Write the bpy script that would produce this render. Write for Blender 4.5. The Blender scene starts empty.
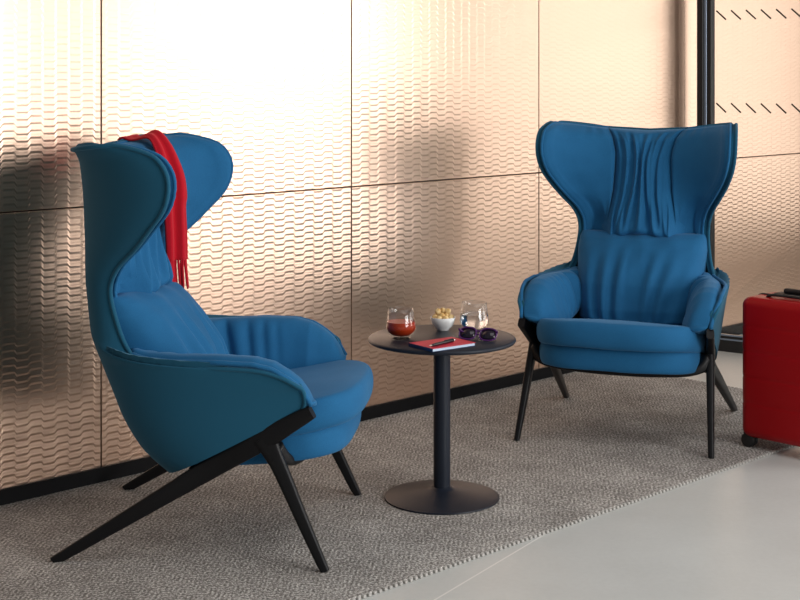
import bpy, bmesh, math, random
from mathutils import Vector, Matrix, noise
random.seed(7)
sc = bpy.context.scene
C = sc.collection
PI = math.pi
R = math.radians

# ------------------------------------------------------------------ camera
CH = 1.32; FPX = 1420.0; HOR = 75.0
cam_d = bpy.data.cameras.new('camera')
cam = bpy.data.objects.new('camera', cam_d); C.objects.link(cam)
cam.location = (0, 0, CH); cam.rotation_euler = (R(90), 0, 0)
cam_d.sensor_width = 36.0; cam_d.lens = 36.0*FPX/800.0
cam_d.shift_y = -(300-HOR)/800.0
cam_d.clip_start = 0.05; cam_d.clip_end = 100
sc.camera = cam

# ------------------------------------------------------------------ light
sc.view_settings.view_transform = 'Standard'
sc.view_settings.look = 'None'
sc.view_settings.gamma = 1.0
sc.view_settings.use_curve_mapping = False
sc.view_settings.exposure = 0.0
w = bpy.data.worlds.new('world'); sc.world = w; w.use_nodes = True
bg = w.node_tree.nodes['Background']
bg.inputs[0].default_value = (1.0, 0.97, 0.94, 1); bg.inputs[1].default_value = 0.21

def area(name, loc, rot, sx, sy, power, col=(1, 1, 1)):
    l = bpy.data.lights.new(name, 'AREA'); l.shape = 'RECTANGLE'
    l.size = sx; l.size_y = sy; l.energy = power; l.color = col
    o = bpy.data.objects.new(name, l); C.objects.link(o)
    o.location = loc; o.rotation_euler = rot
    return o
WX = 4.2   # plane of the window wall on the right
area('daylight_window_main', (WX+0.05, 4.50, 1.575), (0, R(90), 0), 2.45, 1.62, 56, (1.0, 0.99, 0.97))
area('daylight_window_far', (WX+0.05, 7.2, 1.575), (0, R(90), 0), 2.45, 2.2, 28, (1.0, 0.97, 0.93))
area('daylight_window_near', (WX+0.05, 0.55, 1.575), (0, R(90), 0), 2.45, 3.1, 255, (1.0, 0.99, 0.98))
area('overhead_fill', (1.6, 2.6, 3.3), (0, 0, 0), 3.0, 3.0, 48, (1.0, 0.98, 0.96))  # unseen soft fill added overhead to lift the floor and upward faces

# ------------------------------------------------------------------ helpers
def mat(name, col, rough=0.5, metal=0.0, spec=0.5, sheen=0.0, trans=0.0, coat=0.0):
    m = bpy.data.materials.new(name); m.use_nodes = True
    b = m.node_tree.nodes['Principled BSDF']
    b.inputs['Base Color'].default_value = (*col, 1)
    b.inputs['Roughness'].default_value = rough
    b.inputs['Metallic'].default_value = metal
    b.inputs['Specular IOR Level'].default_value = spec
    b.inputs['Sheen Weight'].default_value = sheen
    b.inputs['Transmission Weight'].default_value = trans
    b.inputs['Coat Weight'].default_value = coat
    return m

def N(m, t, **kw):
    n = m.node_tree.nodes.new(t)
    for k, v in kw.items(): setattr(n, k, v)
    return n
def L(m, a, b): m.node_tree.links.new(a, b)
def mth(m, op, a, b=None, c=None):
    n = N(m, 'ShaderNodeMath', operation=op)
    for i, v in enumerate((a, b, c)):
        if v is None: continue
        if isinstance(v, (int, float)): n.inputs[i].default_value = v
        else: L(m, v, n.inputs[i])
    return n.outputs[0]
def ramp(m, fac, stops):
    n = N(m, 'ShaderNodeValToRGB')
    while len(n.color_ramp.elements) < len(stops): n.color_ramp.elements.new(0.5)
    for e, (p, c) in zip(n.color_ramp.elements, stops):
        e.position = p; e.color = (*c, 1)
    L(m, fac, n.inputs[0]); return n.outputs[0]
def bsdf(m): return m.node_tree.nodes['Principled BSDF']
def add_bump(m, h, strength, dist):
    b = N(m, 'ShaderNodeBump'); b.inputs['Strength'].default_value = strength
    b.inputs['Distance'].default_value = dist
    L(m, h, b.inputs['Height']); L(m, b.outputs[0], bsdf(m).inputs['Normal'])
def objco(m): return N(m, 'ShaderNodeTexCoord').outputs['Object']
def noise_tex(m, co, scale, detail=2, rough=0.5):
    n = N(m, 'ShaderNodeTexNoise'); n.inputs['Scale'].default_value = scale
    n.inputs['Detail'].default_value = detail; n.inputs['Roughness'].default_value = rough
    L(m, co, n.inputs['Vector']); return n.outputs[0]

def obj(name, bm, m, parent=None, smooth=True, kind=None, normals=True):
    if normals: bmesh.ops.recalc_face_normals(bm, faces=bm.faces)
    me = bpy.data.meshes.new(name); bm.to_mesh(me); bm.free()
    if smooth:
        for p in me.polygons: p.use_smooth = True
    if m: me.materials.append(m)
    o = bpy.data.objects.new(name, me); C.objects.link(o)
    if parent: o.parent = parent
    if kind: o['kind'] = kind
    return o
def thing(name, label, cat, loc=(0, 0, 0), rz=0.0, group=None):
    o = bpy.data.objects.new(name, None); C.objects.link(o)
    o.empty_display_size = 0.1
    o.location = loc; o.rotation_euler = (0, 0, rz)
    o['label'] = label; o['category'] = cat
    if group: o['group'] = group
    return o
def tag(o, label, cat, group=None):
    o['label'] = label; o['category'] = cat
    if group: o['group'] = group
def copy_tree(o, parent=None):
    c = o.copy(); C.objects.link(c)
    if parent: c.parent = parent
    for ch in list(o.children): copy_tree(ch, c)
    return c
def sharp(o, ang=35):
    me = o.data
    bm = bmesh.new(); bm.from_mesh(me)
    for e in bm.edges:
        if len(e.link_faces) == 2 and e.calc_face_angle(0) > R(ang): e.smooth = False
    bm.to_mesh(me); bm.free()

def box(bm, c, s, mx=None, bev=0.0, seg=2):
    b2 = bmesh.new()
    bmesh.ops.create_cube(b2, size=1.0)
    for v in b2.verts: v.co = Vector((v.co.x*s[0], v.co.y*s[1], v.co.z*s[2]))
    if bev > 0:
        bmesh.ops.bevel(b2, geom=list(b2.edges)+list(b2.verts), offset=bev, segments=seg, affect='EDGES', profile=0.5)
    for v in b2.verts:
        p = v.co + Vector(c)
        v.co = mx @ p if mx else p
    merge(bm, b2)
def merge(bm, b2):
    m = {}
    for v in b2.verts: m[v] = bm.verts.new(v.co)
    for f in b2.faces:
        try: bm.faces.new([m[v] for v in f.verts])
        except ValueError: pass
    b2.free()
def lathe(bm, prof, seg=48, mx=None):
    """prof: list of (r,z); r==0 ends close to a point."""
    rings = []
    for r, z in prof:
        if r <= 1e-6:
            p = Vector((0, 0, z)); rings.append([bm.verts.new(mx @ p if mx else p)])
        else:
            rr = []
            for i in range(seg):
                a = 2*PI*i/seg; p = Vector((r*math.cos(a), r*math.sin(a), z))
                rr.append(bm.verts.new(mx @ p if mx else p))
            rings.append(rr)
    for a, b in zip(rings, rings[1:]):
        for i in range(seg):
            j = (i+1) % seg
            if len(a) == 1 and len(b) == 1: continue
            if len(a) == 1: bm.faces.new((a[0], b[i], b[j]))
            elif len(b) == 1: bm.faces.new((a[i], a[j], b[0]))
            else: bm.faces.new((a[i], a[j], b[j], b[i]))
def sweep(bm, pts, secs, up=Vector((0, 0, 1)), nseg=10, power=2.0, cap=True):
    """superelliptic section sweep; secs = (half_a along side, half_b along normal) per point."""
    pts = [Vector(p) for p in pts]; rings = []
    for i, p in enumerate(pts):
        t = (pts[min(i+1, len(pts)-1)] - pts[max(i-1, 0)]).normalized()
        sd = t.cross(up).normalized(); nn = sd.cross(t).normalized()
        ha, hb = secs[i] if isinstance(secs, list) else secs
        rr = []
        for k in range(nseg):
            a = 2*PI*(k+0.5)/nseg; ca, sa = math.cos(a), math.sin(a)
            x = math.copysign(abs(ca)**(2/power), ca); y = math.copysign(abs(sa)**(2/power), sa)
            rr.append(bm.verts.new(p + sd*(ha*x) + nn*(hb*y)))
        rings.append(rr)
    for a, b in zip(rings, rings[1:]):
        for k in range(nseg):
            j = (k+1) % nseg; bm.faces.new((a[k], a[j], b[j], b[k]))
    if cap:
        bm.faces.new(rings[0]); bm.faces.new(rings[-1])
def crom(pts, n):
    """Catmull-Rom resample of list of tuples to n samples (uniform parameter)."""
    out = []
    m = len(pts)
    for i in range(n):
        x = i/(n-1)*(m-1); k = min(int(x), m-2); f = x-k
        p0 = pts[max(k-1, 0)]; p1 = pts[k]; p2 = pts[k+1]; p3 = pts[min(k+2, m-1)]
        out.append(tuple(0.5*((2*b)+(-a+c)*f+(2*a-5*b+4*c-d)*f*f+(-a+3*b-3*c+d)*f**3)
                         for a, b, c, d in zip(p0, p1, p2, p3)))
    return out
def interp(tab, x):
    if x <= tab[0][0]: return tab[0][1]
    for (a, va), (b, vb) in zip(tab, tab[1:]):
        if x <= b:
            f = (x-a)/(b-a); return va+(vb-va)*f
    return tab[-1][1]
def sstep(a, b, x):
    t = max(0.0, min(1.0, (x-a)/(b-a))); return t*t*(3-2*t)

# ------------------------------------------------------------------ setting: wall frame
P0 = Vector((0, 5.536, 0)); D = Vector((0.7133, 0.7009, 0)).normalized(); NW = Vector((D.y, -D.x, 0))
WANG = math.atan2(D.y, D.x)
def WP(s, n, z): return P0 + D*s + NW*n + Vector((0, 0, z))
WM = Matrix.Translation(P0) @ Matrix.Rotation(WANG, 4, 'Z')    # local x along wall, local -y into room

# copper panels
m_cop = mat('copper_panel', (0.90, 0.635, 0.48), 0.30, 1.0)
co = objco(m_cop)
sep = N(m_cop, 'ShaderNodeSeparateXYZ'); L(m_cop, co, sep.inputs[0])
U = mth(m_cop, 'MULTIPLY', sep.outputs[0], 1/0.0935)
tri = mth(m_cop, 'PINGPONG', U, 0.5)                  # 0..0.5..0
stepn = N(m_cop, 'ShaderNodeMapRange', interpolation_type='SMOOTHSTEP')
stepn.inputs['From Min'].default_value = 0.19; stepn.inputs['From Max'].default_value = 0.31
L(m_cop, tri, stepn.inputs['Value'])
ph = mth(m_cop, 'MULTIPLY', stepn.outputs[0], PI)
V = mth(m_cop, 'MULTIPLY', sep.outputs[2], 2*PI/0.0225)
w1 = mth(m_cop, 'ADD', V, ph)
wv = mth(m_cop, 'ADD', mth(m_cop, 'SINE', w1), mth(m_cop, 'MULTIPLY', mth(m_cop, 'SINE', mth(m_cop, 'MULTIPLY', w1, 2.0)), 0.4))
add_bump(m_cop, wv, 1.0, 0.00025)
m_dark = mat('black_trim', (0.005, 0.005, 0.006), 0.5, spec=0.15)
m_gap = mat('dark_gap', (0.03, 0.02, 0.015), 0.8)

PW = 1.0965; S0 = -1.353-2*PW
bm = bmesh.new()
for k in range(9):
    a = S0+k*PW
    for z0, z1 in ((0.05, 0.898), (0.898, 3.0)):
        g = 0.0022
        box(bm, (a+PW/2, 0.01, (z0+z1)/2), (PW-2*g, 0.02, z1-z0-2*g), None, 0.0012, 1)
wall = obj('wall_back', bm, m_cop, None, smooth=False, kind='structure')
wall.matrix_world = WM
bm = bmesh.new(); box(bm, (S0+4.5*PW, 0.051, 1.5), (9*PW, 0.06, 3.0))
o = obj('trim_1', bm, m_gap, None, smooth=False, kind='structure'); o.matrix_world = WM
bm = bmesh.new()
box(bm, (S0+4.5*PW, -0.004, 0.0275), (9*PW, 0.012, 0.055))
bb = obj('baseboard_back', bm, m_dark, None, smooth=False, kind='structure'); bb.matrix_world = WM

# floor
m_fl = mat('floor_tile', (0.56, 0.56, 0.53), 0.38)
co = objco(m_fl)
n1 = noise_tex(m_fl, co, 2.2, 5, 0.6); n2 = noise_tex(m_fl, co, 60, 3, 0.6)
mx_ = mth(m_fl, 'ADD', mth(m_fl, 'MULTIPLY', n1, 0.7), mth(m_fl, 'MULTIPLY', n2, 0.3))
fc = ramp(m_fl, mx_, [(0.3, (0.52, 0.53, 0.51)), (0.7, (0.61, 0.625, 0.605))])
sep = N(m_fl, 'ShaderNodeSeparateXYZ'); L(m_fl, co, sep.inputs[0])
ja = math.atan2(0.463, 0.299); jx, jy = -math.sin(ja), math.cos(ja)
q = mth(m_fl, 'ADD', mth(m_fl, 'MULTIPLY', sep.outputs[0], jx), mth(m_fl, 'MULTIPLY', sep.outputs[1], jy))
q = mth(m_fl, 'SUBTRACT', q, 0.091*jx+3.577*jy)
jt = mth(m_fl, 'LESS_THAN', mth(m_fl, 'PINGPONG', q, 0.75), 0.0025)
mix = N(m_fl, 'ShaderNodeMix', data_type='RGBA'); L(m_fl, jt, mix.inputs[0]); L(m_fl, fc, mix.inputs[6])
mix.inputs[7].default_value = (0.78, 0.77, 0.74, 1)
L(m_fl, mix.outputs[2], bsdf(m_fl).inputs['Base Color'])
bm = bmesh.new(); box(bm, (0, 4, -0.05), (16, 16, 0.1))
obj('floor', bm, m_fl, None, smooth=False, kind='structure')

# window wall on the right: piers, sill and head with three tall openings
m_wall = mat('white_wall', (0.55, 0.54, 0.52), 0.7)
m_frame = mat('window_frame', (0.03, 0.03, 0.035), 0.4, 0.6)
bm = bmesh.new()
for y0, y1 in ((-2.2, -1.0), (2.12, 3.67), (5.33, 6.08), (8.32, 9.5)):
    box(bm, (WX+0.16, (y0+y1)/2, 1.5), (0.3, y1-y0, 3.0))
box(bm, (WX+0.16, 4.0, 2.9), (0.3, 11, 0.2)); box(bm, (WX+0.16, 4.0, 0.17), (0.3, 11, 0.34))
obj('wall_right', bm, m_wall, None, smooth=False, kind='structure')
for i, (y0, y1, nm) in enumerate(((-1.0, 2.12, 3), (3.67, 5.33, 1), (6.08, 8.32, 3))):
    bm = bmesh.new()
    for y in (y0+0.02, y1-0.02): box(bm, (WX-0.01, y, 1.575), (0.06, 0.04, 2.45))
    for k in range(1, nm): box(bm, (WX-0.01, y0+(y1-y0)*k/nm, 1.575), (0.06, 0.045, 2.45))
    for z in (0.37, 2.78): box(bm, (WX-0.01, (y0+y1)/2, z), (0.06, y1-y0, 0.04))
    obj('window_%d' % (i+1), bm, m_frame, None, smooth=False, kind='structure')

# ------------------------------------------------------------------ rug
m_rug = mat('woven_rug', (0.3, 0.28, 0.26), 0.95, spec=0.1)
co = objco(m_rug)
sep = N(m_rug, 'ShaderNodeSeparateXYZ'); L(m_rug, co, sep.inputs[0])
zig = mth(m_rug, 'PINGPONG', sep.outputs[0], 0.03)
hb = mth(m_rug, 'SINE', mth(m_rug, 'MULTIPLY', mth(m_rug, 'ADD', sep.outputs[1], mth(m_rug, 'MULTIPLY', zig, 0.9)), 2*PI/0.017))
nf = noise_tex(m_rug, co, 150, 2, 0.7); nb = noise_tex(m_rug, co, 5, 3, 0.5)
v_ = mth(m_rug, 'ADD', mth(m_rug, 'MULTIPLY', nf, 1.25), mth(m_rug, 'MULTIPLY', hb, 0.07))
v_ = mth(m_rug, 'ADD', v_, mth(m_rug, 'MULTIPLY', nb, 0.25))
L(m_rug, ramp(m_rug, v_, [(0.50, (0.11, 0.10, 0.09)), (0.78, (0.33, 0.31, 0.29)), (1.0, (0.72, 0.69, 0.65))]), bsdf(m_rug).inputs['Base Color'])
add_bump(m_rug, v_, 0.6, 0.006)
m_st = mat('rug_stitching', (0.44, 0.425, 0.40), 0.9)
RT = 0.008
rug = thing('area_rug', 'grey brown woven rug under the armchairs and table', 'rug', WP(0, 0, 0), WANG)
bm = bmesh.new()
RX0, RX1, RY = -3.2, 1.311, -1.333
box(bm, ((RX0+RX1-.01)/2, (RY+0.008-0.006)/2, RT/2), (RX1-RX0-.01, -RY-0.014, RT), None, 0.002, 1)
obj('rug_field', bm, m_rug, rug, smooth=False)
bm = bmesh.new()
x = -1.6
while x < RX1:
    box(bm, (x, RY+0.004, RT-0.004), (0.011, 0.010, 0.008), None, 0.0015, 1); x += 0.0185
y = RY
while y < -0.03:
    box(bm, (RX1-0.004, y, RT-0.004), (0.010, 0.011, 0.008), None, 0.0015, 1); y += 0.0185
st = obj('edge_stitching', bm, m_st, rug, smooth=False); st['label'] = 'pale stitching along the rug border'

# ------------------------------------------------------------------ wing chair
m_fab = mat('blue_wool', (0.016, 0.125, 0.30), 0.85, spec=0.25, sheen=0.25)
bsdf(m_fab).inputs['Sheen Roughness'].default_value = 0.4
bsdf(m_fab).inputs['Sheen Tint'].default_value = (0.35, 0.65, 1.0, 1)
co = objco(m_fab)
nf = noise_tex(m_fab, co, 450, 2, 0.6); nb = noise_tex(m_fab, co, 14, 3, 0.5)
t_ = mth(m_fab, 'ADD', mth(m_fab, 'MULTIPLY', nf, 0.7), mth(m_fab, 'MULTIPLY', nb, 0.3))
L(m_fab, ramp(m_fab, t_, [(0.3, (0.009, 0.098, 0.232)), (0.7, (0.015, 0.138, 0.315))]), bsdf(m_fab).inputs['Base Color'])
add_bump(m_fab, nf, 0.15, 0.001)
m_shell = mat('teal_shell_wool', (0.012, 0.094, 0.165), 0.9, spec=0.2, sheen=0.2)
bsdf(m_shell).inputs['Sheen Tint'].default_value = (0.4, 0.7, 0.9, 1)
m_blk = mat('black_stained_ash', (0.007, 0.007, 0.008), 0.40, spec=0.22)

US = 0.37   # local x = u - US
ROWS = [  # spine u, z ; rim u, w, z ; exponent ; z-follow of u
 (.270, .205, .680, .333, .422, 4.2, 1.0), (.195, .255, .688, .340, .448, 4.0, .9), (.140, .330, .682, .348, .478, 3.8, .8),
 (.107, .400, .668, .355, .490, 3.5, .7), (.082, .460, .625, .360, .513, 3.3, .6), (.063, .510, .560, .363, .530, 3.1, .6),
 (.052, .550, .450, .358, .533, 3.0, .6), (.042, .585, .340, .338, .528, 2.8, .6), (.034, .620, .250, .306, .524, 2.7, .6),
 (.027, .655, .190, .276, .560, 2.6, .6), (.021, .690, .150, .257, .640, 2.5, .6), (.014, .735, .132, .252, .722, 2.4, .5),
 (.007, .790, .158, .268, .785, 2.2, .5), (.000, .840, .218, .305, .845, 2.0, .5), (-.005, .890, .265, .338, .900, 1.9, .5),
 (-.009, .940, .308, .362, .955, 1.85, .5), (-.012, .990, .326, .374, 1.010, 1.85, .5), (-.014, 1.030, .322, .377, 1.060, 1.9, .5),
 (-.014, 1.065, .290, .375, 1.105, 2.0, .5), (-.012, 1.090, .228, .368, 1.128, 2.2, .5), (-.010, 1.105, .170, .360, 1.138, 2.4, .5)]
def _fit(r):
    us, zs, ur, wr, zr, n, zf = r
    f = lambda z: .735+(z-.735)*.966 if z > .735 else z
    return (us, f(zs), ur, wr, f(zr), n, zf)
ROWS = [_fit(r) for r in ROWS]
NR = len(ROWS)-1
NA = 121
RS = crom(ROWS, NA)
TN = 60
def row_curve(r):
    us, zs, ur, wr, zr, n, zf = r
    pts = []
    for i in range(241):
        th = (PI/2)*i/240
        wf = math.sin(th)**(2/n); uf = 1-math.cos(th)**(2/n) if i < 240 else 1.0
        fz = uf*zf + wf*(1-zf)
        pts.append(Vector((us+(ur-us)*uf, wr*wf, zs+(zr-zs)*fz)))
    d = [0]
    for a, b in zip(pts, pts[1:]): d.append(d[-1]+(b-a).length)
    out = []; k = 0
    for i in range(TN+1):
        x = d[-1]*i/TN
        while k < len(d)-2 and d[k+1] < x: k += 1
        f = (x-d[k])/max(1e-9, d[k+1]-d[k]); out.append(pts[k].lerp(pts[k+1], f))
    return out
GRID = [row_curve(r) for r in RS]
def S(a, t):
    """a in rows 0..NR, t in -1..1 (beyond 1 extrapolates)"""
    sg = 1 if t >= 0 else -1; t = abs(t)
    x = max(0, min(NA-1.001, a/NR*(NA-1))); k = int(x); f = x-k
    def ev(g):
        if t > 1: return g[TN] + (g[TN]-g[TN-3])*((t-1)*TN/3)
        y = min(t*TN, TN-1e-6); j = int(y); h = y-j
        return g[j].lerp(g[j+1], h)
    p = ev(GRID[k]).lerp(ev(GRID[k+1]), f)
    if a < 0: p = p + (ev(GRID[1])-ev(GRID[0]))*(-1)*(-a/NR*(NA-1))
    if a > NR: p = p + (ev(GRID[-1])-ev(GRID[-4]))*((a-NR)/NR*(NA-1)/3)
    return Vector((p.x, p.y*sg, p.z))
def SN(a, t):
    e = 0.012
    ta = S(min(a+0.12, NR), t)-S(max(a-0.12, 0), t)
    tt = S(a, min(t+e, 1.0))-S(a, max(t-e, -1.0))
    n = tt.cross(ta)
    if n.length < 1e-9: n = Vector((1, 0, 0))
    n.normalize()
    # inward = toward sitter's axis / front
    c = S(a, t); ref = Vector((0.45-c.x, -c.y, 0.12))
    if n.dot(ref) < 0: n = -n
    return n
def loc(p): return Vector((p.x-US, p.y, p.z))

def closed_grid(bm, F, B):
    """front grid F[i][j], back grid B[i][j] -> closed pillow"""
    ni, nj = len(F), len(F[0])
    fv = [[bm.verts.new(p) for p in r] for r in F]; bv = [[bm.verts.new(p) for p in r] for r in B]
    for i in range(ni-1):
        for j in range(nj-1):
            bm.faces.new((fv[i][j], fv[i+1][j], fv[i+1][j+1], fv[i][j+1]))
            bm.faces.new((bv[i][j], bv[i][j+1], bv[i+1][j+1], bv[i+1][j]))
    for i in range(ni-1):
        bm.faces.new((fv[i][0], bv[i][0], bv[i+1][0], fv[i+1][0]))
        bm.faces.new((fv[i][-1], fv[i+1][-1], bv[i+1][-1], bv[i][-1]))
    for j in range(nj-1):
        bm.faces.new((fv[0][j], fv[0][j+1], bv[0][j+1], bv[0][j]))
        bm.faces.new((fv[-1][j], bv[-1][j], bv[-1][j+1], fv[-1][j+1]))
def ease(n):
    """parameters 0..1 clustered at both ends"""
    return [0.5-0.5*math.cos(PI*i/(n-1))*0.35-0.5*(1-2*i/(n-1))*0.65+0 for i in range(n)]
def edge_prof(x, k):
    """x: distance to border (fraction of rounding); quarter-round"""
    if x >= k: return 1.0
    q = 1-x/k; return math.sqrt(max(0.0, 1-q*q))
def pad(bm, a0, a1, t0, t1, th, gap, ra, rt, wr=None, na=56, nt=56, deep=(.12, .12, .12, .12)):
    """deep: remaining height at the borders (a0, a1, t0, t1)"""
    F, B = [], []
    ea, et = ease(na), ease(nt)
    for i in range(na):
        fr, br = [], []
        for j in range(nt):
            a = a0+(a1-a0)*ea[i]
            tt0 = t0(a) if callable(t0) else t0; tt1 = t1(a) if callable(t1) else t1
            t = tt0+(tt1-tt0)*et[j]
            p = S(a, t); n = SN(a, t)
            zk = .35-0.3*sstep(NR-5, NR-1, a)
            n = Vector((n.x, n.y, n.z*zk)).normalized()
            def ed(x, k, d): return d+(1-d)*edge_prof(x, k)
            pr = ed(ea[i], ra, deep[0])*ed(1-ea[i], ra, deep[1])*ed(et[j], rt, deep[2])*ed(1-et[j], rt, deep[3])
            h = th(a, t)*pr
            if wr: h += wr(ea[i], et[j], p)*min(1, pr)
            g = gap(a, t) if callable(gap) else gap
            fr.append(loc(p+n*(g+h))); br.append(loc(p+n*g))
        F.append(fr); B.append(br)
    closed_grid(bm, F, B)
    return F, B

def build_chair():
    root = thing('wing_armchair', 'blue wing armchair with a red scarf over its back, left of the table', 'armchair', group='blue high-backed wing armchairs')
    # --- outer shell
    bm = bmesh.new()
    na, nt = 91, 81
    F = [[loc(S(NR*i/(na-1), -1+2*j/(nt-1))) for j in range(nt)] for i in range(na)]
    B = [[loc(S(NR*i/(na-1), -1+2*j/(nt-1)) + SN(NR*i/(na-1), -1+2*j/(nt-1))*0.017) for j in range(nt)] for i in range(na)]
    closed_grid(bm, F, B)
    sh = obj('shell', bm, m_shell, root); sh['label'] = 'dark teal outer upholstered shell'
    sharp(sh, 50)
    # --- piping along the shell rim
    path = [S(a*NR/90, 1.0) for a in range(91)] + [S(NR, 1-j/40) for j in range(1, 80)] + [S((90-a)*NR/90, -1.0) for a in range(91)]
    bm = bmesh.new(); sweep(bm, [loc(p)+Vector((0, 0, 0.0)) for p in path], (0.0065, 0.0065), up=Vector((0.3, 0.02, 1)), nseg=8)
    obj('shell_piping', bm, m_shell, root)

    # --- wing pads
    def t_seam(a):   # t at which |w| reaches the seam
        z = S(a, 0).z
        ws = interp([(.735, .215), (.79, .185), (.86, .165), (1.0, .155), (1.11, .165)], z)
        lo, hi = 0.0, 1.0
        for _ in range(22):
            m_ = (lo+hi)/2
            if S(a, m_).y < ws: lo = m_
            else: hi = m_
        return lo
    cth_tab = [(.64, .190), (.70, .188), (.735, .182), (.80, .176), (.88, .172), (.98, .162), (1.05, .135), (1.08, .10), (1.10, .06)]
    def cbase(a): return interp(cth_tab, S(a, 0).z)
    def cth(a, t):
        f = min(1.0, abs(t)/max(0.05, t_seam(a)))
        return cbase(a)*(1-f*f*0.28)
    def wth(a, t):
        f = min(1.0, max(0.0, (t-t_seam(a))/(1.0-t_seam(a))))
        c = cbase(a)*0.72
        return 0.030+(c-0.030)*(1-f)**1.35+0.012*math.sin(PI*f)
    def wing_wr(i, j, p):
        r = 0.0
        top = sstep(0.70, 0.9, i)*sstep(1.0, .93, i)
        r += 0.0035*top*math.sin(34*j+4*i)*sstep(.02, .12, j)*sstep(.62, .3, j)
        r += 0.004*sstep(0.3, 0.06, i)*math.sin(22*j+6*i)
        r += 0.004*noise.noise(Vector((i*3, j*3, 5.5)))
        return r
    for sg in (1, -1):
        bm = bmesh.new()
        F, B = pad(bm, 10.4, NR, lambda a: t_seam(a)*1.005, 1.02, wth, 0.018, 0.09, 0.10, wing_wr, deep=(.5, .25, .72, .25))
        if sg < 0:
            for v in bm.verts: v.co.y = -v.co.y
        obj('wing_pad', bm, m_fab, root)
        bm = bmesh.new()
        path = [(F[i][-1]+B[i][-1])/2 for i in range(len(F))] + [(F[-1][j]+B[-1][j])/2 for j in range(len(F[0])-2, -1, -1)]
        path = [Vector((p.x, p.y*sg, p.z)) for p in path]
        sweep(bm, path[::2], (0.0055, 0.0055), up=Vector((0.3, 0.02, 1)), nseg=8)
        obj('wing_piping', bm, m_fab, root)

    # --- central headrest cushion (pleated)
    def head_wr(i, j, p):
        x = j-0.5; q = p.y
        amp = 0.0105*sstep(.0, .15, i)*sstep(1.0, .8, i)*sstep(.5, .36, abs(x))
        r = amp*math.sin(2*PI*q/.066+1.5*math.sin(3.4*i+.8)+.9*math.sin(14*q))*(0.75+0.25*math.sin(20*q+5*i))
        r += 0.35*amp*math.sin(2*PI*q/.034+2.4*math.sin(4*i+2))
        r += 0.008*sstep(.30, .03, i)*math.sin(2*PI*q/.085+2)
        r += 0.006*noise.noise(Vector((q*14, i*4, 2.3)))
        return r
    def ts_c(a): return t_seam(a)*0.998
    bm = bmesh.new()
    HF, HB = pad(bm, 9.8, NR, lambda a: -ts_c(a), ts_c, cth, 0.018, 0.075, 0.05, head_wr, 84, 96, deep=(.72, .25, .72, .72))
    obj('headrest_cushion', bm, m_fab, root)

    # --- lower back cushion
    uf_tab = [(.38, .41), (.43, .405), (.52, .365), (.60, .31), (.65, .27), (.68, .236), (.70, .205)]
    hw_tab = [(.38, .225), (.46, .235), (.56, .245), (.64, .252), (.68, .247), (.70, .24)]
    sb_tab = [(.38, .17), (.46, .14), (.55, .125), (.62, .135), (.70, .13)]
    F, B = [], []
    nz, nw = 64, 96
    for i in range(nz):
        f = ease(nz)[i]; z = .37+(.70-.37)*f
        hw = interp(hw_tab, z); uf = interp(uf_tab, z); ub = interp(sb_tab, z); n = 3.2-.9*sstep(.6, 1.0, f)
        ep = edge_prof(min(1-f, f), 0.075); fr, br = [], []
        for j in range(nw):
            th = -PI/2+PI*j/(nw-1)
            wf = math.copysign(abs(math.sin(th))**(2/n), math.sin(th)); ff = abs(math.cos(th))**(2/n) if 0 < j < nw-1 else 0
            x = wf*0.5
            depth = (uf-ub)*(0.62+0.38*ep)
            amp = 0.014*sstep(.97, .5, f)*sstep(.02, .1, f)*sstep(.48, .32, abs(x))
            wr = amp*math.sin(2*PI*x*(8.5-2*f)+1.5*math.sin(3*f+1)+1.1*math.sin(8*x))*(0.6+0.4*math.sin(5*x+2))
            wr += 0.006*sstep(.80, .99, f)*math.sin(2*PI*x*4+1)*sstep(.5, .3, abs(x))
            wr += 0.004*noise.noise(Vector((x*7, f*5, 7.1)))
            # bulging lower corners
            p = Vector((ub+depth*ff+wr*ff, hw*wf*(0.985+0.015*ep), z))
            fr.append(loc(p)); br.append(loc(Vector((ub-0.012*min(1, ff*1.5), hw*wf*0.96, z))))
        F.append(fr); B.append(br)
    bm = bmesh.new(); closed_grid(bm, F, B)
    obj('back_cushion', bm, m_fab, root)

    # --- arm pads
    top_tab = [(.19, .556), (.24, .548), (.33, .548), (.45, .553), (.55, .550), (.60, .538), (.64, .516), (.67, .492), (.692, .460), (.702, .435)]
    wt_tab = [(.19, .276), (.25, .308), (.34, .340), (.45, .360), (.56, .365), (.63, .360), (.702, .340)]
    inner_u0, inner_u1 = .19, .710
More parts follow.
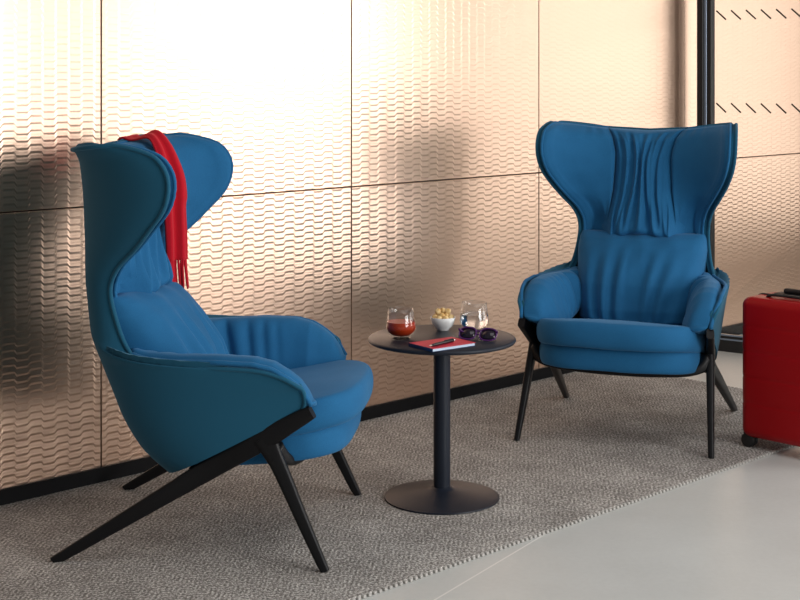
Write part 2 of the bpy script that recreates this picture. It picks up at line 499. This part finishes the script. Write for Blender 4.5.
    for sg in (1, -1):
        nu, ns = 90, 44
        rings = []
        bm = bmesh.new()
        for i in range(nu):
            f = ease(nu)[i]; u = inner_u0+(inner_u1-inner_u0)*f
            zt = interp(top_tab, u)+.008; zb = interp([(.17, .42), (.55, .37), (.64, .40), (.702, .425)], u)
            wtop = interp(wt_tab, u); wbot = interp([(.17, .25), (.3, .288), (.55, .305), (.722, .318)], u)
            thk = interp([(.17, .05), (.26, .095), (.45, .105), (.60, .100), (.702, .066)], u)
            ep = edge_prof(min(f*1.5, 1-f), .06)
            rr = []
            for k in range(ns):
                a = 2*PI*k/ns; ca, sa = math.cos(a), math.sin(a)
                x = math.copysign(abs(ca)**(2/2.7), ca); y = math.copysign(abs(sa)**(2/2.9), sa)
                zz = (zt+zb)/2+y*(zt-zb)/2*(.90+.10*ep)
                wo = wbot+(wtop-wbot)*(y+1)/2
                hh = thk/2*(.35+.65*ep)
                w_ = wo-thk/2-hh*x if True else 0
                inn = max(0.0, x)
                pl = .034*inn*sstep(.70, .25, f)*sstep(.02, .1, f)*sstep(-.9, -.2, y)*(1-1.6*abs(math.sin(PI*f*9.5+.9*y+.8*math.sin(11*f))))*(.7+.3*math.sin(9*f+1))
                w_ += pl - .004*inn*noise.noise(Vector((u*9, zz*9, 3.1)))
                rr.append(bm.verts.new(loc(Vector((u-.012*(1-ep)*0, w_*sg, zz)))))
            rings.append(rr)
        for a, b in zip(rings, rings[1:]):
            for k in range(ns):
                j = (k+1) % ns; bm.faces.new((a[k], a[j], b[j], b[k]))
        bm.faces.new(rings[0]); bm.faces.new(rings[-1])
        obj('arm_pad', bm, m_fab, root)
        bm = bmesh.new()
        path = []
        for k in range(61):
            u = .20+(.700-.20)*k/60
            path.append(loc(Vector((u+.006*sstep(.66, .72, u), (interp(wt_tab, u)-.003)*sg, interp(top_tab, u)-.004))))
        sweep(bm, crom([tuple(p) for p in path[::3]], 80), (0.007, 0.007), up=Vector((0.3, 0.02, 1)), nseg=8)
        obj('arm_piping', bm, m_fab, root)

    # --- seat: lower base cushion and top cushion
    def seat(bm, z0, z1, u0, u1, hw, crown, droop, rnd, n, tilt):
        """plan: straight sides, superelliptic front; lathe-like stack of outlines"""
        M = 120
        def outline(sc):
            pts = []
            for k in range(M):
                th = 2*PI*k/M; cx, sx = math.cos(th), math.sin(th)
                nn = n if cx > 0 else 6.0
                x = math.copysign(abs(cx)**(2/nn), cx); y = math.copysign(abs(sx)**(2/nn), sx)
                pts.append((x*sc, y*sc))
            return pts
        um = u0+(u1-u0)*0.42
        lay = []
        H = (z1-z0)/2
        prof = []
        for k in range(13):
            a = -PI/2+PI*k/12
            prof.append((1-rnd*(1-math.cos(a)**0.8 if abs(math.cos(a)) > 1e-6 else rnd and 1)*1.0, math.sin(a)))
        ins = [0.0, 0.35, 0.62, 0.8, 0.9]
        for s_ in ins[1:]: lay.append((s_*(1-rnd), -1))
        for sc_, zz in prof: lay.append((sc_, zz))
        for s_ in reversed(ins[1:]): lay.append((s_*(1-rnd), 1))
        rings = []
        for s_, zz in lay:
            rr = []
            for x, y in outline(s_):
                u = um + x*((u1-um) if x > 0 else (um-u0)); w_ = y*hw
                z = (z0+z1)/2+zz*H
                if zz > 0: z += crown*(1-min(1, x*x*0.9+y*y*0.9))*zz
                fx = (u-u0)/(u1-u0)
                z += tilt*(fx-0.8) - droop*sstep(.80, 1.05, fx)
                z += 0.0025*noise.noise(Vector((u*9, w_*9, z0*7)))
                rr.append(bm.verts.new(loc(Vector((u, w_, z)))))
            rings.append(rr)
        for a, b in zip(rings, rings[1:]):
            for k in range(M):
                j = (k+1) % M; bm.faces.new((a[k], a[j], b[j], b[k]))
        bm.faces.new(rings[0]); bm.faces.new(rings[-1])
    bm = bmesh.new(); seat(bm, .272, .352, .34, .785, .290, 0, .0, .05, 3.4, .035)
    obj('seat_base', bm, m_fab, root)
    bm = bmesh.new(); seat(bm, .350, .440, .30, .822, .300, .012, .008, .075, 3.2, .10)
    obj('seat_cushion', bm, m_fab, root)

    # --- frame
    for sg in (1, -1):
        # rear leg: one diagonal bar from arm tip down to the rear foot
        pts = crom([(.706, .336*sg, .420), (.63, .326*sg, .375), (.55, .315*sg, .327), (.42, .300*sg, .250), (.28, .312*sg, .167), (.14, .324*sg, .0833), (0.0, .336*sg, 0.0)], 25)
        secs = []
        for k in range(25):
            f = k/24
            secs.append((interp([(0, .013), (.3, .016), (1, .010)], f), interp([(0, .018), (.25, .030), (.5, .028), (1, .013)], f)))
        bm = bmesh.new(); sweep(bm, [loc(Vector(p)) for p in pts], secs, up=Vector((0, 0, 1)), nseg=16, power=4)
        for v in bm.verts:
            if v.co.z < 0.001: v.co.z = 0.0
        o = obj('rear_leg', bm, m_blk, root); sharp(o, 40)
        pts = crom([(.575, .318*sg, .345), (.62, .325*sg, .26), (.68, .334*sg, .13), (.742, .344*sg, 0.0)], 15)
        secs = [(interp([(0, .016), (1, .010)], k/14), interp([(0, .034), (.25, .022), (1, .012)], k/14)) for k in range(15)]
        bm = bmesh.new(); sweep(bm, [loc(Vector(p)) for p in pts], secs, up=Vector((1, 0, 0)), nseg=16, power=4)
        for v in bm.verts:
            if v.co.z < 0.001: v.co.z = 0.0
        o = obj('front_leg', bm, m_blk, root); sharp(o, 40)
    pts = crom([(.60, -.316, .31), (.63, -.27, .272), (.648, -.15, .260), (.652, 0, .257), (.648, .15, .260), (.63, .27, .272), (.60, .316, .31)], 33)
    bm = bmesh.new(); sweep(bm, [loc(Vector(p)) for p in pts], [(.020, interp([(0, .03), (.15, .014), (.85, .014), (1, .03)], k/32)) for k in range(33)], nseg=14, power=4)
    obj('front_rail', bm, m_blk, root)
    pts = [(.37, -.305, .225), (.37, 0, .25), (.37, .305, .225)]
    bm = bmesh.new(); sweep(bm, [loc(Vector(p)) for p in crom(pts, 13)], (.018, .012), nseg=12, power=4)
    obj('rear_rail', bm, m_blk, root)
    bm = bmesh.new()
    box(bm, (0.45-US, 0, .275), (.26, .50, .02), None, .008)
    obj('seat_support', bm, m_blk, root)
    return root

chair = build_chair()
CL, CR = Vector((-.535, 4.129, RT)), R(-5.5)
chair.location = CL; chair.rotation_euler.z = CR
chair_b = copy_tree(chair)
chair_b['label'] = 'blue wing armchair without a scarf, between the table and the red suitcase'
chair_b.location = (.869, 5.326, RT); chair_b.rotation_euler.z = R(-110)

# ------------------------------------------------------------------ scarf over the left chair
m_red = mat('red_wool', (0.48, 0.006, 0.018), 0.9, spec=0.15, sheen=0.4)
bsdf(m_red).inputs['Sheen Tint'].default_value = (1, 0.3, 0.3, 1)
co = objco(m_red); nf = noise_tex(m_red, co, 300, 2, 0.6); add_bump(m_red, nf, 0.3, 0.002)
scarf = thing('scarf', 'red fringed scarf draped over the back of the left armchair', 'scarf', CL, CR)
def t_at(a, w_):
    lo, hi = 0.0, 1.0
    for _ in range(22):
        m_ = (lo+hi)/2
        if S(a, m_).y < w_: lo = m_
        else: hi = m_
    return lo
def scarf_line(w0, k):
    pts = []; w_ = w0
    for a in (16.5, 17.5, 18.5, 19.4):          # outside of the shell
        t = t_at(a, w_); pts.append(loc(S(a, t)-SN(a, t)*.008))
    t = t_at(NR, w_); p = S(NR, t); n = SN(NR, t); n = Vector((n.x, n.y, 0)).normalized()
    pts.append(loc(p-n*.006+Vector((0, 0, .006)))); pts.append(loc(p+n*.012+Vector((0, 0, .014)))); pts.append(loc(p+n*.045+Vector((0, 0, .008))))
    for a in (19.0, 18.0, 17.0, 16.0, 15.0, 14.3):   # down the inside
        w_ = .255+(w0-.255)*(1+.5*sstep(19.5, 14.5, a))+.0*sstep(19.5, 14.5, a)
        t = t_at(a, w_); n = SN(a, t); n = Vector((n.x, n.y, n.z*.4)).normalized()
        h = interp([(.69, .165), (.80, .172), (.88, .172), (.98, .162), (1.05, .135), (1.08, .10), (1.10, .06)], S(a, 0).z)*.76
        pts.append(loc(S(a, t)+n*(.018+h+.009)))
    q = pts[-1]
    pts.append(Vector((q.x+.004, q.y, q.z-.08))); pts.append(Vector((q.x+.006, q.y, .752)))
    return crom([tuple(p) for p in pts], 80)
SL = [scarf_line(.222+.066*k/24, k) for k in range(25)]
F, B = [], []
for i in range(80):
    fr, br = [], []
    for j in range(25):
        p = Vector(SL[j][i]); g = j/24
        q0 = Vector(SL[max(j-1, 0)][i]); q1 = Vector(SL[min(j+1, 24)][i])
        d_ = (q1-q0).normalized(); e_ = (Vector(SL[j][min(i+1, 79)])-Vector(SL[j][max(i-1, 0)])).normalized()
        n = d_.cross(e_).normalized()
        fold = .007*math.sin(g*2*PI*1.8+i*.035)*sstep(25, 60, i)
        fr.append(p+n*(fold+.003)); br.append(p+n*(fold-.003))
    F.append(fr); B.append(br)
bm = bmesh.new(); closed_grid(bm, F, B)
obj('scarf_cloth', bm, m_red, scarf)
for k in range(11):
    bm = bmesh.new()
    j = min(24, int((k+.5)*24/11)); q = (F[79][j]+B[79][j])/2
    dx, dy = random.uniform(-.006, .006), random.uniform(-.006, .006)
    pts = crom([(q.x, q.y, q.z+.004), (q.x+dx*.4, q.y+dy*.4, q.z-.018), (q.x+dx+.006, q.y+dy, q.z-.082-.010*random.random())], 8)
    sweep(bm, pts, [(.0036, .0036)]*7+[(.0026, .0026)], up=Vector((1, 0, .1)), nseg=6)
    obj('fringe_tassel', bm, m_red, scarf)

# ------------------------------------------------------------------ side table
m_tab = mat('black_table_metal', (0.012, 0.016, 0.026), 0.40, spec=0.25)
TX, TY, TZ = 0.130, 4.41, 0.506
table = thing('side_table', 'round black pedestal side table between the two blue armchairs', 'table', (TX, TY, RT))
bm = bmesh.new()
h = TZ-RT
lathe(bm, [(0, h-.014), (.220, h-.014), (.2275, h-.0115), (.230, h-.007), (.2285, h-.0025), (.225, h), (0, h)], 96)
o = obj('tabletop', bm, m_tab, table); sharp(o, 60)
bm = bmesh.new(); lathe(bm, [(0, .015), (.0262, .015), (.0262, h-.015), (0, h-.015)], 48)
o = obj('column', bm, m_tab, table); sharp(o, 60)
bm = bmesh.new(); lathe(bm, [(0, 0), (.177, 0), (.179, .002), (.178, .005), (.15, .0115), (.09, .021), (.045, .0285), (.033, .0315), (.030, .035), (0, .035)], 96)
o = obj('base', bm, m_tab, table); sharp(o, 50)
bm = bmesh.new(); lathe(bm, [(0, h-.03), (.06, h-.03), (.075, h-.016), (.075, h-.014), (0, h-.014)], 48)
obj('mounting_plate', bm, m_tab, table)

# glasses
m_glass = mat('clear_glass', (1, 1, 1), 0.0, trans=1.0); bsdf(m_glass).inputs['IOR'].default_value = 1.45
m_glass = bpy.data.materials.new('tumbler_glass'); m_glass.use_nodes = True
nt_ = m_glass.node_tree; nt_.nodes.remove(nt_.nodes['Principled BSDF'])
tr = N(m_glass, 'ShaderNodeBsdfTransparent'); tr.inputs[0].default_value = (0.965, 0.97, 0.975, 1)
gl = N(m_glass, 'ShaderNodeBsdfGlossy'); gl.inputs['Roughness'].default_value = 0.03
lw = N(m_glass, 'ShaderNodeLayerWeight')
ms = N(m_glass, 'ShaderNodeMixShader'); L(m_glass, mth(m_glass, 'ADD', mth(m_glass, 'MULTIPLY', mth(m_glass, 'POWER', lw.outputs['Facing'], 3.0), 0.4), 0.05), ms.inputs[0])
L(m_glass, tr.outputs[0], ms.inputs[1]); L(m_glass, gl.outputs[0], ms.inputs[2]); L(m_glass, ms.outputs[0], nt_.nodes['Material Output'].inputs[0])
m_juice = mat('tomato_juice', (0.38, 0.032, 0.004), 0.35, spec=0.2)
m_water = mat('still_water', (0.98, 0.99, 1.0), 0.0, trans=1.0); bsdf(m_water).inputs['IOR'].default_value = 1.33
def tumbler(x, y, label, liquid, lname, llabel, fill):
    t = thing('tumbler', label, 'glass', (x, y, TZ), 0, 'drinking glasses on the table')
    outer = [(0, 0), (.027, 0), (.030, .003), (.0375, .014), (.0455, .027), (.0468, .033), (.0455, .045), (.0425, .068), (.0395, .092)]
    inner = [(.0385, .0925), (.0375, .092), (.0405, .068), (.0435, .045), (.0446, .034), (.0435, .0285), (.036, .0175), (.027, .011), (0, .0095)]
    bm = bmesh.new(); lathe(bm, outer+inner, 64); obj('glass_body', bm, m_glass, t)
    def ri(z): return interp([(.0095, .0), (.011, .027), (.0175, .036), (.0285, .0435), (.034, .0446), (.045, .0435), (.068, .0405)], z)+0.0006
    pr = [(0, .0092), (.027, .0107), (.0364, .0172), (.0441, .0283), (.0452, .034)]
    pr += [(ri(z), z) for z in (.040, .046, .052) if z < fill]+[(ri(fill), fill), (0, fill)]
    bm = bmesh.new(); lathe(bm, pr, 64); o = obj(lname, bm, liquid, t); sharp(o, 50); o['label'] = llabel
    return t
tumbler(.003, 4.392, 'stemless glass of red juice on the left side of the table', m_juice, 'juice', 'opaque red juice', .052)
tumbler(.236, 4.515, 'stemless glass of clear water behind the sunglasses', m_water, 'water', 'clear water', .055)

# bowl with snacks
m_por = mat('white_porcelain', (0.85, 0.85, 0.84), 0.2)
bx, by = .137, 4.535
bm = bmesh.new()
lathe(bm, [(0, 0), (.020, 0), (.021, .004), (.029, .011), (.036, .024), (.0405, .041), (.0398, .042), (.0385, .041), (.034, .025), (.026, .013), (0, .008)], 56)
o = obj('snack_bowl', bm, m_por); o.location = (bx, by, TZ); tag(o, 'small white bowl of pale snacks at the back of the table', 'bowl')
m_nut = mat('roasted_snack', (0.72, 0.48, 0.20), 0.6)
co = objco(m_nut); L(m_nut, ramp(m_nut, noise_tex(m_nut, co, 60, 2), [(0.35, (0.62, 0.36, 0.10)), (0.65, (0.84, 0.64, 0.33))]), bsdf(m_nut).inputs['Base Color'])
bm = bmesh.new(); bmesh.ops.create_icosphere(bm, subdivisions=3, radius=0.0098)
for v in bm.verts: v.co *= 1+0.18*noise.noise(v.co*140+Vector((3, 1, 2)))
sn = obj('snack_ball', bm, m_nut); first = True
spots = [(0, 0, .020)]
for k in range(6): spots.append((.0165*math.cos(k*PI/3), .0165*math.sin(k*PI/3), .025+.001*(k % 2)))
for k in range(8): spots.append((.0265*math.cos(k*PI/4+.3), .0265*math.sin(k*PI/4+.3), .0395))
for k in range(5): spots.append((.0125*math.cos(k*2*PI/5+.6), .0125*math.sin(k*2*PI/5+.6), .0445+.002*(k % 2)))
spots += [(.001, .002, .0605), (.0155, -.004, .0595), (-.016, -.002, .059)]
for k, (dx, dy, dz) in enumerate(spots):
    o = sn if first else sn.copy()
    if not first: C.objects.link(o)
    first = False
    o.location = (bx+dx, by+dy, TZ+dz); o.rotation_euler = (random.random()*6, random.random()*6, random.random()*6)
    tag(o, 'pale golden round snack heaped in the small white bowl', 'snack', 'snacks in the white bowl')

# notebook
m_cov = mat('red_cover', (0.55, 0.012, 0.045), 0.5)
m_pag = mat('page_edges', (0.55, 0.66, 0.80), 0.8)
m_navy = mat('navy_spine', (0.01, 0.03, 0.10), 0.5)
nba = math.atan2(.6, .8)
nbk = thing('notebook', 'red notebook lying under the black pen on the table', 'notebook', (.127, 4.264, TZ), nba)
bm = bmesh.new(); box(bm, (0, 0, .0052), (.160, .112, .0076)); o = obj('pages', bm, m_pag, nbk, smooth=False); o['label'] = 'pale blue page edges'
bm = bmesh.new(); box(bm, (0, 0, .0097), (.165, .117, .0014), None, .0005, 1); obj('front_cover', bm, m_cov, nbk, smooth=False)
bm = bmesh.new(); box(bm, (0, 0, .0007), (.165, .117, .0014), None, .0005, 1); obj('back_cover', bm, m_navy, nbk, smooth=False)
bm = bmesh.new(); box(bm, (-.0825, 0, .0052), (.0016, .117, .0104), None, .0005, 1); o = obj('spine', bm, m_navy, nbk, smooth=False); o['label'] = 'dark navy spine'

# pen
m_pen = mat('black_pen', (0.008, 0.008, 0.01), 0.3); m_chr = mat('chrome', (0.8, 0.78, 0.72), 0.2, 1.0)
pa = Vector((.086, 4.185, TZ+.0154)); pb = Vector((.170, 4.287, TZ+.0154))
pen = thing('pen', 'black ballpoint pen lying across the red notebook', 'pen', pa, math.atan2(pb.y-pa.y, pb.x-pa.x))
RYm = Matrix.Rotation(R(90), 4, 'Y')
bm = bmesh.new(); lathe(bm, [(0, .012), (.0032, .012), (.0046, .03), (.0048, .07), (.0048, .115), (.004, .118), (0, .118)], 20, RYm); obj('barrel', bm, m_pen, pen)
bm = bmesh.new(); lathe(bm, [(0, -.001), (.0006, 0), (.0012, .004), (.0033, .0125), (0, .0125)], 20, RYm); o = obj('tip', bm, m_chr, pen); o['label'] = 'metal writing tip'
bm = bmesh.new(); lathe(bm, [(0, .118), (.0028, .118), (.0028, .127), (0, .128)], 20, RYm); o = obj('push_button', bm, m_chr, pen); o['label'] = 'metal push button'
bm = bmesh.new(); box(bm, (.095, 0, .0058), (.042, .0025, .0012)); obj('clip', bm, m_pen, pen)

# sunglasses
m_pur = mat('purple_acetate', (0.085, 0.018, 0.13), 0.2); m_lens = mat('dark_lens', (0.012, 0.008, 0.018), 0.06)
sg_ = thing('sunglasses', 'purple framed sunglasses folded on the table beside the notebook', 'sunglasses', (.234, 4.352, TZ), R(-22))
TILT = Matrix.Rotation(R(-38), 4, 'X')
bm = bmesh.new()
for sx in (-.033, .033):
    pts = []
    for k in range(33):
        a = 2*PI*k/32; ca, sa = math.cos(a), math.sin(a)
        pts.append(TILT @ Vector((sx+.027*math.copysign(abs(ca)**.8, ca), 0, .0235+.0205*math.copysign(abs(sa)**.8, sa))))
    sweep(bm, pts, (.0022, .0030), up=Vector((0, 1, 0.2)), nseg=8)
sweep(bm, crom([tuple(TILT @ Vector((-.008, 0, .030))), tuple(TILT @ Vector((0, 0, .034))), tuple(TILT @ Vector((.008, 0, .030)))], 9), (.0022, .0025), up=Vector((0, 1, .2)), nseg=8)
obj('frame_front', bm, m_pur, sg_)
for sx in (-.033, .033):
    bm = bmesh.new()
    c = []
    for k in range(32):
        a = 2*PI*k/32; ca, sa = math.cos(a), math.sin(a)
        c.append((sx+.0255*math.copysign(abs(ca)**.8, ca), .0235+.019*math.copysign(abs(sa)**.8, sa)))
    fa = [bm.verts.new(TILT @ Vector((x, -.001, z))) for x, z in c]; fb = [bm.verts.new(TILT @ Vector((x, .001, z))) for x, z in c]
    ca_ = bm.verts.new(TILT @ Vector((sx, -.0032, .0235))); cb_ = bm.verts.new(TILT @ Vector((sx, -.001, .0235)))
    for k in range(32):
        j = (k+1) % 32
        bm.faces.new((fa[k], fa[j], ca_)); bm.faces.new((fb[j], fb[k], cb_)); bm.faces.new((fa[k], fb[k], fb[j], fa[j]))
    obj('lens', bm, m_lens, sg_)
for sx in (1, -1):
    bm = bmesh.new()
    pts = crom([tuple(TILT @ Vector((.061*sx, 0, .032))), (.062*sx, .014, .030), (.045*sx, .020+.004*sx, .020), (-.02*sx, .024+.004*sx, .012), (-.055*sx, .024+.004*sx, .0045)], 22)
    sweep(bm, pts, (.0018, .0030), nseg=8)
    obj('temple', bm, m_pur, sg_)

# ------------------------------------------------------------------ suitcase
m_case = mat('red_shell', (0.33, 0.002, 0.005), 0.36, spec=0.25)
m_rub = mat('black_rubber', (0.008, 0.008, 0.009), 0.5)
SW, SD = 0.38, 0.22
cw = Vector((1.205, 5.005, 0))
suit = thing('suitcase', 'red hard-shell wheeled suitcase at the right edge beside the armchair', 'suitcase', cw+NW*(SW/2-.012)+D*(SD/2)+Vector((0, 0, RT)), WANG-PI/2)
# local x along NW (width), local y along D (depth)
def rrect(hx, hy, r, n=8):
    pts = []
    for cx, cy, a0 in ((hx-r, hy-r, 0), (-hx+r, hy-r, 90), (-hx+r, -hy+r, 180), (hx-r, -hy+r, 270)):
        for k in range(n+1):
            a = R(a0+90*k/n); pts.append((cx+r*math.cos(a), cy+r*math.sin(a)))
    return pts
bm = bmesh.new()
zb, zt = .036, .530
lay = []
for k in range(9):
    a = PI/2*k/8; lay.append((zb+.030*(1-math.cos(a)) if False else zb+.030*(1-math.sin(PI/2-a)), .030*(1-math.sin(a))))
grooves = [.16, .25, .34, .43]
for k in range(1, 80):
    z = zb+.030+(zt-zb-.060)*k/80
    ins = 0.0
    for g in grooves: ins = max(ins, .0016*math.exp(-((z-g)/.004)**2))
    lay.append((z, ins))
for k in range(9):
    a = PI/2*k/8; lay.append((zt-.030+.030*math.sin(a), .030*(1-math.cos(a))))
rings = []
for z, i in lay:
    rings.append([bm.verts.new((x, y, z)) for x, y in rrect(SW/2-i, SD/2-i, max(.006, .034-i*.6))])
nn = len(rings[0])
for a, b in zip(rings, rings[1:]):
    for k in range(nn):
        j = (k+1) % nn; bm.faces.new((a[k], a[j], b[j], b[k]))
bm.faces.new(rings[0]); bm.faces.new(rings[-1])
o = obj('body', bm, m_case, suit); sharp(o, 45)
bm = bmesh.new()
pr = [(x, z) for x, z in rrect(SW/2-.001+.0015, (zt-zb)/2+.0015, .034, 10)]
pr.append(pr[0])
sweep(bm, [(x, 0.0, (zt+zb)/2+z) for x, z in pr], (.003, .005), up=Vector((0, 1, 0)), nseg=8)
o = obj('zipper', bm, m_rub, suit); o['label'] = 'black zip around the case'
# handles on top
bm = bmesh.new()
sweep(bm, crom([(-.115, -.045, zt-.004), (-.105, -.045, zt+.006), (-.07, -.045, zt+.010), (.07, -.045, zt+.010), (.105, -.045, zt+.006), (.115, -.045, zt-.004)], 24), (.011, .005), nseg=10, power=3)
o = obj('carry_handle', bm, m_rub, suit); o['label'] = 'black top carry handle'
bm = bmesh.new(); box(bm, (0, .045, zt+.002), (.26, .05, .008), None, .003); box(bm, (0, .045, zt+.014), (.20, .022, .018), None, .006)
o = obj('telescopic_handle', bm, m_rub, suit); o['label'] = 'black pull handle folded down'
for sx in (-1, 1):
    for sy in (-1, 1):
        cx, cy = sx*(SW/2-.030), sy*(SD/2-.030)
        bm = bmesh.new()
        box(bm, (cx, cy, .052), (.042, .042, .020), None, .008); box(bm, (cx, cy-.0, .036), (.030, .032, .020), None, .006)
        cst = obj('caster', bm, m_rub, suit)
        bm = bmesh.new()
        for dy in (-.009, .009):
            lathe(bm, [(0, -.007), (.021, -.008), (.025, -.005), (.025, .005), (.021, .008), (0, .008)], 28, Matrix.Translation((cx-.006, cy+dy, .025)) @ Matrix.Rotation(R(90), 4, 'X'))
        o = obj('wheel', bm, m_rub, cst); sharp(o, 40)

# ------------------------------------------------------------------ glass partition at right
m_post = mat('partition_post', (0.010, 0.010, 0.011), 0.35); m_alu = mat('anodised_edge', (0.32, 0.40, 0.52), 0.35, 0.8)
m_pane = bpy.data.materials.new('clear_pane'); m_pane.use_nodes = True
nt_ = m_pane.node_tree; nt_.nodes.remove(nt_.nodes['Principled BSDF'])
tr = N(m_pane, 'ShaderNodeBsdfTransparent'); tr.inputs[0].default_value = (0.97, 0.98, 0.98, 1)
gl = N(m_pane, 'ShaderNodeBsdfGlossy'); gl.inputs['Roughness'].default_value = 0.02
ms = N(m_pane, 'ShaderNodeMixShader'); ms.inputs[0].default_value = 0.05
L(m_pane, tr.outputs[0], ms.inputs[1]); L(m_pane, gl.outputs[0], ms.inputs[2]); L(m_pane, ms.outputs[0], nt_.nodes['Material Output'].inputs[0])
GD = Vector((.83, -.56, 0)).normalized(); ga = math.atan2(GD.y, GD.x)
part = thing('glass_partition', 'clear glass partition with a black post and dashed markings behind the suitcase', 'glass partition', (1.485, 6.86, 0), ga)
GL = 1.55
bm = bmesh.new(); box(bm, (-.020, 0, 1.5), (.032, .09, 3.0), None, .002, 1); obj('post', bm, m_post, part, smooth=False)
bm = bmesh.new(); box(bm, (.003, -.02, 1.5), (.012, .03, 3.0), None, .001, 1); o = obj('metal_edge', bm, m_alu, part, smooth=False); o['label'] = 'silver metal strip on the post'
bm = bmesh.new(); box(bm, (.020, -.005, 1.5), (.020, .05, 3.0), None, .001, 1); obj('glazing_bead', bm, m_post, part, smooth=False)
bm = bmesh.new(); box(bm, (GL/2, 0, 1.53), (GL, .010, 2.94)); obj('glass_pane', bm, m_pane, part, smooth=False)
bm = bmesh.new(); box(bm, (GL/2, -.005, .038), (GL, .06, .076), None, .002, 1); br_ = obj('bottom_rail', bm, m_post, part, smooth=False)
bm = bmesh.new()
for z in (.080, .060): box(bm, (GL/2, -.036, z), (GL, .006, .007))
o = obj('rail_trim', bm, m_alu, br_, smooth=False); o['label'] = 'bright metal lines along the rail'
m_dash = mat('dark_dash_print', (0.05, 0.035, 0.025), 0.6)
for zc in (1.607, 1.163):
    bm = bmesh.new(); k = 0
    while .072+k*.0735 < GL:
        xc = .072+k*.0735
        mxd = Matrix.Translation((xc, -.0058, zc)) @ Matrix.Rotation(R(42), 4, 'Y')
        box(bm, (0, 0, 0), (.066, .0012, .0075), mxd); k += 1
    obj('dash_row', bm, m_dash, part, smooth=False)
